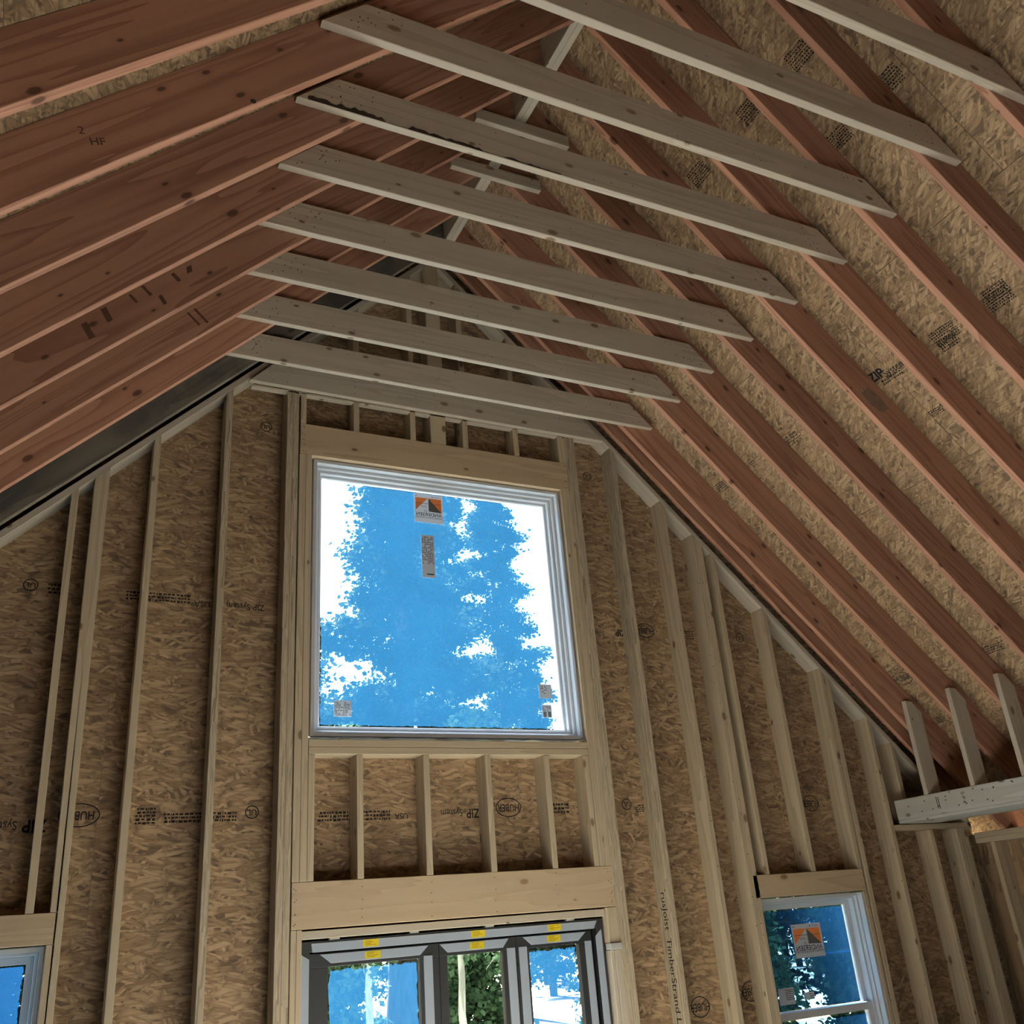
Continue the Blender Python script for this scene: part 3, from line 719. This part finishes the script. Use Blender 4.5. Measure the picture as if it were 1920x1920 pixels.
prism('sheathing_panel', [(-WALL_X - .15, Y_BACK - .012, 2.0005), (WALL_X + .15, Y_BACK - .012, 2.0005), (WALL_X + .15, Y_BACK - .012, 2.578), (0, Y_BACK - .012, 6.985), (-WALL_X - .15, Y_BACK - .012, 2.578)], (0, .012, 0), (1, 0, 0), M['osb_wall'], wf, .001)

# ------------------------------------------------------------------ windows
def film(name, x0, x1, z0, z1, y, mat, parent, seed, jag=.008):
    """thin film with a ragged trimmed edge"""
    rr = random.Random(seed); pts = []
    def run(a, b, n):
        for k in range(n): pts.append((a[0] + (b[0] - a[0]) * k / n + rr.uniform(-jag, jag) * .5, a[1] + (b[1] - a[1]) * k / n + rr.uniform(-jag, jag) * .5))
    run((x0, z0), (x1, z0), 60); run((x1, z0), (x1, z1), 60); run((x1, z1), (x0, z1), 60); run((x0, z1), (x0, z0), 60)
    cx, cz = (x0 + x1) / 2, (z0 + z1) / 2
    o = mesh_from(name, [(p[0] - cx, 0, p[1] - cz) for p in pts], [list(range(len(pts)))], mat, parent, Matrix.Translation((cx, y, cz))); return o
w1 = structure('window_1', 'large square picture window with blue protective film on its glass', 'window', (0, .1, 3.07))
X0, X1, Z0, Z1 = -.905, .902, 3.088, 4.880
ring('frame', X0, X1, Z0, Z1, .024, .035, .185, M['vinyl'], w1)
ring('frame_step', X0 + .0245, X1 - .0245, Z0 + .0245, Z1 - .0245, .018, .078, .185, M['vinyl'], w1)
ring('sash', X0 + .043, X1 - .043, Z0 + .043, Z1 - .043, .020, .104, .185, M['vinyl'], w1)
ring('glazing_bead', X0 + .0635, X1 - .0635, Z0 + .0635, Z1 - .0635, .016, .140, .175, M['vinyl'], w1)
gx0, gx1, gz0, gz1 = X0 + .080, X1 - .080, Z0 + .080, Z1 - .080
box('glass', gx0 + .0005, gx1 - .0005, .155, .160, gz0 + .0005, gz1 - .0005, M['glass'], w1, 'x', 0)
film('protective_film', gx0 + .010, gx1 - .010, gz0 + .012, gz1 - .004, .1625, M['film'], w1, 1)
# flashing membrane folded in around the sill and up the right jamb
vs, fs = [], []; rr = random.Random(9); n = 60
for k in range(n + 1):
    x = -.915 + 1.822 * k / n; sag = .006 * math.sin(k * 1.1) + rr.uniform(-.003, .003) - (.008 if k % 13 < 3 else 0)
    vs += [(x, .062, 3.0875), (x, .035 + rr.uniform(-.003, .003), 3.082 + sag * .4), (x, .022 + rr.uniform(-.004, .004), 3.072 + sag)]
for k in range(n):
    a, b = 3 * k, 3 * k + 3; fs += [[a, b, b + 1, a + 1], [a + 1, b + 1, b + 2, a + 2]]
mesh_from('flashing_membrane', vs, fs, M['tape'], w1)
vs, fs = [], []
for k in range(41):
    z = 3.08 + 1.78 * k / 40; w = .004 * math.sin(k * .7)
    vs += [(.9035, .056, z), (.895 + w * .4, .040, z), (.884 + w, .022, z)]
for k in range(40):
    a, b = 3 * k, 3 * k + 3; fs += [[a, b, b + 1, a + 1], [a + 1, b + 1, b + 2, a + 2]]
mesh_from('flashing_membrane', vs, fs, M['tape'], w1)

def double_hung(name, label, x0, x1, z0, z1, zm, seed):
    w = structure(name, label, 'window', ((x0 + x1) / 2, .1, z0))
    ring('frame', x0, x1, z0, z1, .022, .050, .175, M['vinyl'], w)
    ring('frame_step', x0 + .0225, x1 - .0225, z0 + .0225, z1 - .0225, .014, .078, .175, M['vinyl'], w)
    a0, a1 = x0 + .037, x1 - .037
    us = ring('upper_sash', a0, a1, zm - .02, z1 - .037, .034, .128, .160, M['vinyl'], w)
    box('glass', a0 + .0345, a1 - .0345, .142, .147, zm + .0145, z1 - .0715, M['glass'], us, 'x', 0)
    film('protective_film', a0 + .044, a1 - .044, zm + .020, z1 - .079, .1495, M['film_thick'], us, seed)
    ls = ring('lower_sash', a0, a1, z0 + .037, zm + .012, .040, .092, .126, M['vinyl'], w, wt=.045)
    box('glass', a0 + .0405, a1 - .0405, .106, .111, z0 + .0775, zm - .0335, M['glass'], ls, 'x', 0)
    film('protective_film', a0 + .052, a1 - .052, z0 + .09, zm - .046, .1135, M['film_thick'], ls, seed + 1)
    for k in (1,):
        zz = (zm + z1) / 2 - .02
        rects('film_crease', [(-.36, .36, -.006, .006)], plate_frame(((x0 + x1) / 2, .1487, zz), (1, 0, 0), (0, -1, 0)), film_mat('film_crease', (.6, .85, 1), (.2, .5, .85), .03), us)
    return w
w2 = double_hung('window_2', 'white double-hung window with blue film, orange and black logo sticker in it', 2.106, 3.004, .902, 2.046, 1.352, 21)
w3 = double_hung('window_3', 'white double-hung window with blue film left of the doors', -3.012, -2.158, .902, 2.082, 1.352, 31)
box('casing_strip', 2.9905, 3.0085, .004, .048, .91, 2.045, M['vinyl'], w2, 'z')

# ------------------------------------------------------------------ door with three black panels
d1 = structure('door_1', 'black framed three-panel glass door with grey protective strips', 'door', (0, .1, 0))
ring('frame', -.938, .908, .002, 2.010, .050, .048, .13, M['door_black'], d1)
def strip(name, pts, y, parent, mat='door_film'):
    return prism(name, [(x, y, z) for x, z in pts], (0, .004, 0), (1, 0, 0), M[mat], parent, .001)
strip('head_strip', [(-.876, 1.957), (.84, 1.957), (.866, 2.0), (-.882, 2.0)], .0435, d1)
strip('jamb_strip', [(-.934, .02), (-.892, .02), (-.892, 1.925), (-.934, 1.95)], .0435, d1)
strip('jamb_strip', [(.846, .02), (.890, .02), (.890, 1.955), (.846, 1.915)], .0435, d1)
def door_panel(x0, x1, g0, g1, ztop, y, stiles, toprail, filmed):
    fr = ring('panel', x0, x1, .06, ztop, .001, y, y + .045, M['door_black'], d1, 0, wt=.06, wb=.12)
    bpy.data.objects.remove(fr)
    bm_pts = None
    p = prism('door_panel', [(x0, y, .06), (x1, y, .06), (x1, y, .12), (x0, y, .12)], (0, .045, 0), (1, 0, 0), M['door_black'], d1, .002)
    prism('stile', [(x0, y, .1205), (g0, y, .1205), (g0, y, 1.880), (x0, y, 1.880)], (0, .045, 0), (0, 0, 1), M['door_black'], p, .002)
    prism('stile', [(g1, y, .1205), (x1, y, .1205), (x1, y, 1.880), (g1, y, 1.880)], (0, .045, 0), (0, 0, 1), M['door_black'], p, .002)
    prism('top_rail', [(x0, y, 1.8805), (x1, y, 1.8805), (x1, y, ztop), (x0, y, ztop)], (0, .045, 0), (1, 0, 0), M['door_black'], p, .002)
    strip('protective_strip', toprail, y - .0045, p)
    for a, b in stiles: strip('protective_strip', [(a, .13), (b, .13), (b, 1.893), (a, 1.893 + (.0))], y - .0045, p)
    box('glass', g0 + .0005, g1 - .0005, y + .02, y + .025, .121, 1.8795, M['glass'], p, 'x', 0)
    if filmed: film('protective_film', g0 + .014, g1 - .014, .14, 1.862, y + .0275, M['film'], p, filmed, .014)
    return p
zt = 1.950
p1 = door_panel(-.884, -.150, -.781, -.262, zt, .082, [(-.243, -.190)], [(-.765, 1.898), (-.262, 1.898), (-.212, 1.944), (-.826, 1.944)], 41)
p2 = door_panel(-.149, .332, -.100, .243, zt, .082, [(.268, .322)], [(-.098, 1.898), (.245, 1.898), (.285, 1.944), (-.145, 1.944)], 0)
p3 = door_panel(.333, .838, .412, .748, zt, .082, [(.345, .398), (.786, .832)], [(.43, 1.898), (.745, 1.898), (.80, 1.944), (.375, 1.944)], 43)
prism('hinge', [(.327, .074, 1.62), (.340, .074, 1.62), (.340, .074, 1.80), (.327, .074, 1.80)], (0, .008, 0), (0, 0, 1), M['door_black'], d1, .002)
for x in (-.78, -.33, .13, .66): box('frame_shim', x, x + .055, .05, .09, 2.0105, 2.0205, M['foam'], d1)
YEL = [(-.555, 1.981, .0425, 'head of the door frame above the widest glass'), (.078, 1.981, .0425, 'head of the door frame above the unfilmed middle glass'), (.572, 1.981, .0425, 'door head nearest the patched jack stud'),
       (-.535, 1.922, .0765, 'top rail of the widest door panel'), (.083, 1.922, .0765, 'top rail of the middle door panel'), (.58, 1.922, .0765, 'top rail nearest the patched jack stud')]
for k, (x, z, y, wh) in enumerate(YEL):
    o = box('warning_label', x - .044, x + .044, y, y + .0008, z - .018, z + .018, M['yellow'], None, 'x', 0)
    tag(o, 'small yellow warning label on the ' + wh, 'label', 'yellow labels on the door')
    rr = random.Random(60 + k)
    tag(rects('small_print', [(-.034, rr.uniform(-.01, .034), .010 - .007 * j, .013 - .007 * j) for j in range(4)], plate_frame((x, y - .0004, z), (1, 0, 0), (0, -1, 0)), M['label_print'], o), kind='stuff')

# ------------------------------------------------------------------ stickers on the glass
def sticker(name, label, x0, x1, z0, z1, y, mat, cat='sticker'):
    o = box(name, x0, x1, y, y + .0006, z0, z1, M[mat], None, 'x', 0); return tag(o, label, cat)
def logo_sticker(x0, x1, z0, z1, y, label):
    o = sticker('logo_sticker', label, x0, x1, z0, z1, y, 'paper'); cx, cz = (x0 + x1) / 2, (z0 + z1) / 2; w, h = x1 - x0, z1 - z0
    F = lambda k: plate_frame((cx, y - .0004 * k, cz), (1, 0, 0), (0, -1, 0))
    a, b = -.45 * w, .45 * w; t_, bt = .36 * h, -.10 * h; ap = -.02 * w
    flat('orange_field', [(a, bt + .02 * h), (ap, t_), (a, t_)], F(1), M['orange'], o)
    flat('orange_field', [(ap + .02 * w, t_), (b, bt - .02 * h), (b, t_)], F(1), M['orange'], o)
    flat('dark_triangle', [(ap + .02 * w, bt), (b, bt - .02 * h), (ap + .02 * w, t_)], F(1), M['charcoal'], o)
    rects('fold_line', [(a, b, .16 * h, .175 * h)], F(2), M['charcoal'], o)
    text('lettering', 'ANDERSEN', .165 * w, plate_frame((cx, y - .0006, cz - .22 * h), (1, 0, 0), (0, -1, 0)), M['ink'], o, mirror=True, bold=.006, sx=1.08)
    text('lettering', 'WINDOWS & DOORS', .085 * w, plate_frame((cx, y - .0006, cz - .325 * h), (1, 0, 0), (0, -1, 0)), M['ink'], o, mirror=True, sx=1.15)
    oval('seal', .045 * w, .045 * w, .012 * w, plate_frame((cx - .11 * w, y - .0006, cz - .10 * h), (1, 0, 0), (0, -1, 0)), M['charcoal'], o)
    rects('small_print', [(-.3 * w, -.06 * w, .08 * h, .09 * h), (-.27 * w, -.06 * w, .04 * h, .05 * h), (.2 * w, .44 * w, .42 * h, .43 * h), (-.44 * w, -.40 * w, .41 * h, .44 * h), (.12 * w, .16 * w, .41 * h, .44 * h)], F(2), M['charcoal'], o)
    return o
YG = .1540
k_ = (5.32 + YG) / 5.43
SX = lambda x: (x + 2.243) * k_ - 2.243
SZ = lambda z: (z - 2.0) * k_ + 2.0
logo_sticker(SX(-.193), SX(.016), SZ(4.55), SZ(4.763), YG, 'square logo sticker with orange and black roof emblem on the upper picture window')
def print_rows(o, x0, x1, z0, z1, y, rows, seed, mat='charcoal', fill=.6):
    rr = random.Random(seed); rs = []; h = (z1 - z0) / rows
    for r in range(rows):
        x = x0
        while x < x1:
            w = rr.uniform(.004, .02); 
            if rr.random() < fill + .2: rs.append((x, min(x + w, x1), z0 + r * h, z0 + r * h + h * .45))
            x += w + rr.uniform(.002, .005)
    cx, cz = (x0 + x1) / 2, (z0 + z1) / 2
    rects('small_print', [(a - cx, b - cx, c - cz, d - cz) for a, b, c, d in rs], plate_frame((cx, y - .0005, cz), (1, 0, 0), (0, -1, 0)), M[mat], o)
o = sticker('instruction_sticker', 'tall narrow grey instruction sticker below the logo sticker', SX(-.152), SX(-.061), SZ(4.152), SZ(4.457), YG, 'paper_grey')
print_rows(o, SX(-.148), SX(-.066), SZ(4.25), SZ(4.45), YG, 16, 71); rects('bar_print', [(0.0, .05, 0, .008)], plate_frame((SX(-.118), YG - .0005, SZ(4.172)), (1, 0, 0), (0, -1, 0)), M['ink'], o)
o = sticker('rating_sticker', 'grey energy rating sticker in the lower left corner of the picture window', SX(-.746), SX(-.639), SZ(3.219), SZ(3.316), YG, 'paper_grey'); print_rows(o, SX(-.742), SX(-.643), SZ(3.225), SZ(3.31), YG, 9, 72)
o = sticker('rating_sticker', 'plain grey sticker above the certificate sticker in the picture window', SX(.643), SX(.737), SZ(3.37), SZ(3.462), YG, 'paper_grey'); print_rows(o, SX(.648), SX(.70), SZ(3.40), SZ(3.455), YG, 5, 73, fill=.2)
o = sticker('certificate_sticker', 'small certificate sticker with emblems at the lower right of the picture window', SX(.653), SX(.724), SZ(3.241), SZ(3.325), YG, 'paper_grey'); print_rows(o, SX(.656), SX(.721), SZ(3.285), SZ(3.32), YG, 5, 74)
rects('emblem', [(-.028, -.004, -.018, .018), (.006, .03, -.018, .018)], plate_frame((SX(.688), YG - .0005, SZ(3.262)), (1, 0, 0), (0, -1, 0)), M['charcoal'], o)
YG = .1405; k_ = (5.32 + YG) / 5.43
logo_sticker(SX(2.405), SX(2.66), SZ(1.668), SZ(1.875), YG, 'square logo sticker with orange and black roof emblem on the double-hung window')
o = sticker('rating_sticker', 'white and grey rating sticker on the double-hung window', SX(2.205), SX(2.333), SZ(1.408), SZ(1.505), YG, 'paper'); print_rows(o, SX(2.262), SX(2.328), SZ(1.435), SZ(1.50), YG, 6, 75, fill=.8)
o = sticker('certificate_sticker', 'little grey sticker beside the rating sticker on the double-hung window', SX(2.412), SX(2.5), SZ(1.422), SZ(1.466), YG, 'paper_grey'); print_rows(o, SX(2.46), SX(2.496), SZ(1.426), SZ(1.462), YG, 3, 76, fill=.8)

# ------------------------------------------------------------------ trees outside
def tube(path, radii, n=8):
    vs, fs = [], []
    for k, (p, r) in enumerate(zip(path, radii)):
        p = Vector(p); d = (Vector(path[min(k + 1, len(path) - 1)]) - Vector(path[max(k - 1, 0)])).normalized()
        a = d.orthogonal().normalized() if abs(d.z) < .99 else Vector((1, 0, 0)); a = (a - d * a.dot(d)).normalized(); b = d.cross(a)
        for j in range(n):
            t = 2 * math.pi * j / n; vs.append(p + a * (r * math.cos(t)) + b * (r * math.sin(t)))
    for k in range(len(path) - 1):
        for j in range(n):
            q = (j + 1) % n; fs.append([k * n + j, k * n + q, (k + 1) * n + q, (k + 1) * n + j])
    return vs, fs
def leaves(centres, dirs, rng, size, per, spread):
    """many small leaf blades round the given twig points"""
    n = len(centres) * per
    c = np.repeat(np.array(centres), per, 0) + rng.normal(0, 1, (n, 3)) * np.array(spread)
    u = rng.normal(0, 1, (n, 3)); u += np.repeat(np.array(dirs), per, 0) * 1.2; u[:, 2] -= .2; u /= np.linalg.norm(u, axis=1)[:, None]
    w = rng.normal(0, 1, (n, 3)); w -= u * (u * w).sum(1)[:, None]; w /= np.linalg.norm(w, axis=1)[:, None]
    L = size * rng.uniform(.6, 1.4, (n, 1)); W = L * .34
    v = np.stack([c - u * L * .5, c + w * W, c + u * L * .5, c - w * W], 1).reshape(-1, 3)
    f = np.arange(n * 4).reshape(-1, 4)
    return v, f
def np_mesh(name, v, f, mat):
    me = bpy.data.meshes.new(name); me.vertices.add(len(v)); me.vertices.foreach_set('co', np.asarray(v, dtype=np.float32).ravel())
    me.loops.add(f.size); me.loops.foreach_set('vertex_index', f.ravel().astype(np.int32))
    me.polygons.add(len(f)); me.polygons.foreach_set('loop_start', np.arange(0, f.size, 4, dtype=np.int32))
    mats(me, mat); me.update(); me.validate(); return me
def tree_meshes(seed, h, r, crown0, crown_r, nbr, clumps, per, leaf, spread, taper=.6, wig=.12, bark='bark', needle='needle', droop=.1, fork=False):
    rng = np.random.default_rng(seed); rr = random.Random(seed)
    path = []; x = y = 0
    for k in range(13):
        path.append((x, y, h * k / 12)); x += rr.uniform(-wig, wig); y += rr.uniform(-wig, wig)
    rad = [r * (1 - .9 * (k / 12) ** 1.1) + .01 for k in range(13)]
    tv, tf = tube(path, rad, 10)
    bv, bf, cs, ds = [], [], [], []
    for b in range(nbr):
        t = crown0 + (1 - crown0) * (b + rr.random()) / nbr
        k = min(11, int(t * 12)); fr = t * 12 - k
        p0 = Vector(path[k]).lerp(Vector(path[k + 1]), fr)
        a = b * 2.4 + rr.uniform(-.5, .5); ln = crown_r * ((1 - (t - crown0) / (1 - crown0)) ** taper + .12) * rr.uniform(.65, 1.1)
        up = rr.uniform(-.05, .35) - droop
        d = Vector((math.cos(a), math.sin(a), up)).normalized(); pp = [p0]
        for s in range(1, 6): pp.append(p0 + d * (ln * s / 5) + Vector((rr.uniform(-.05, .05), rr.uniform(-.05, .05), -droop * .6 * ln * (s / 5) ** 2 + rr.uniform(-.04, .04))))
        br = max(.008, rad[k] * .28); v, f = tube(pp, [br * (1 - .8 * s / 5) for s in range(6)], 5)
        o = len(bv); bv += v; bf += [[q + o for q in ff] for ff in f]
        for c in range(clumps):
            s = .25 + .78 * (c + rr.random()) / clumps; s = min(s, .999); q = s * 5; kk = min(4, int(q)); pc = pp[kk].lerp(pp[kk + 1], q - kk)
            side = Vector((-d.y, d.x, 0)) * rr.uniform(-.4, .4) * ln * .55
            pc = pc + side + Vector((0, 0, rr.uniform(-.12, .1)))
            cs.append(pc); ds.append(d)
    lv, lf = leaves(cs, ds, rng, leaf, per, spread)
    tm = bpy.data.meshes.new('trunk'); tm.from_pydata([tuple(v) for v in tv], [], tf); mats(tm, M[bark]); tm.polygons.foreach_set('use_smooth', [True] * len(tm.polygons))
    bm_ = bpy.data.meshes.new('branches'); bm_.from_pydata([tuple(v) for v in bv], [], bf); mats(bm_, M[bark])
    return tm, bm_, np_mesh('foliage', lv, lf, M[needle])
def plant(name, meshes, loc, label, cat, group=None, rot=0, scale=1.0, lean=(0, 0)):
    mw = Matrix.Translation(Vector(loc)) @ Matrix.Rotation(lean[0], 4, 'X') @ Matrix.Rotation(lean[1], 4, 'Y') @ Matrix.Rotation(rot, 4, 'Z') @ Matrix.Scale(scale, 4)
    e = link(name, None, mw); tag(e, label, cat, group)
    link('trunk', meshes[0], mw, e); tag(link('branches', meshes[1], mw, e), kind='stuff')
    if meshes[2]: tag(link('foliage', meshes[2], mw, e), kind='stuff')
    return e
G0 = -.32
def base(u, v, y):
    p = at(u, v, y); return (p.x, p.y, G0)
big = tree_meshes(1, 10.5, .30, .20, 1.9, 66, 5, 120, .105, (.16, .16, .10), wig=.06)
plant('pine_tree', big, base(752, 1350, 9.2), 'thick pine trunk standing nearest behind the picture window', 'tree', rot=.4)
mid = tree_meshes(2, 13, .18, .25, 1.9, 60, 5, 120, .12, (.16, .16, .10), wig=.04)
plant('pine_tree', mid, base(826, 1350, 15.2), 'straight slender pine beside the thick pine', 'tree', rot=1.3)
m3 = tree_meshes(3, 16.5, .2, .22, 2.0, 66, 5, 120, .13, (.17, .17, .10), wig=.05)
plant('pine_tree', m3, base(942, 1340, 21.2), 'tall slender pine beyond the straight slender pine', 'tree', rot=2.2)
m4 = tree_meshes(4, 9.5, .15, .10, 1.9, 70, 5, 120, .12, (.17, .17, .10), wig=.05)
for k, (x, y, sc, lab) in enumerate([(-2.4, 9.2, 1.0, 'bushy pine left of the thick pine'), (.4, 15.4, 1.1, 'bushy pine filling the gap behind the thick pine'), (7.9, 9.2, 1.0, 'bushy pine right of the thick pine'), (11.4, 15.4, 1.1, 'bushy pine right of the straight slender pine'), (4.0, 21.4, 1.15, 'bushy pine left of the tall slender pine'),
                                       (-7.9, 10.0, 1.0, 'bushy pine standing well away from the house opposite the left studs'), (-13.6, 11.0, 1.05, 'bushy pine farthest along the clearing edge'), (-19.2, 10.0, 1.0, 'bushy pine alone at the end of the clearing')]):
    plant('pine_tree', m4, (x, y, G0), lab, 'tree', 'bushy pines behind the house', rot=k * 1.1, scale=sc)
sp = tree_meshes(5, 4.6, .05, .09, .46, 80, 6, 46, .075, (.09, .09, .05), taper=.9, wig=.015, needle='needle_bright', droop=.2)
for k, (x, y, sc, lab) in enumerate([(.6, 4.9, .95, 'young green spruce behind the widest door panel'), (2.2, 5.0, 1.0, 'young green spruce behind the clear middle door glass'), (3.85, 4.9, .95, 'young green spruce behind the door panel near the patched stud'), (-1.0, 4.9, 1.0, 'young green spruce by the corner of the glass doors'),
                                       (5.6, 4.6, .9, 'young spruce outside the double-hung window with the logo'), (7.4, 5.0, 1.0, 'spruce outside at the edge of the double-hung window'), (-3.2, 5.0, .9, 'young spruce outside the window left of the doors')]):
    plant('spruce', sp, (x, y, G0), lab, 'tree', 'young spruces near the house', rot=k * .9, scale=sc)
b1 = tree_meshes(6, 3.3, .04, .6, .22, 8, 2, 20, .06, (.06, .06, .05), bark='birch', needle='needle_bright', wig=.03)
plant('birch', b1, base(880, 1880, 3.4), 'pale thin trunk in front of the green spruce in the middle door glass', 'tree', rot=.3)
plant('birch', b1, base(1012, 1900, 2.5), 'pale leaning trunk seen through the door panel near the patched stud', 'tree', rot=2.0, lean=(0, -.12))
plant('birch', b1, base(677, 1880, 3.3), 'pale upright trunk seen through the widest door panel', 'tree', rot=4.0)
far = [tree_meshes(10 + q, 12, .14, .03, 1.7, 64, 6, 34, .16, (.2, .2, .12), taper=.8, wig=.04) for q in range(2)]
rr = random.Random(5)
q = 0
for row, (y, n) in enumerate([(27.8, 9), (33.8, 9), (39.8, 10)]):
    for k in range(n):
        x = -20 + 5.8 * k + (row % 2) * 2.9 + rr.uniform(-.15, .15)
        plant('forest_tree', far[q % 2], (x, y + rr.uniform(-.15, .15), G0), 'dark conifer in the forest edge behind the nearer pines', 'tree', 'conifers of the forest edge', rot=rr.uniform(0, 6), scale=rr.uniform(.85, 1.0)); q += 1
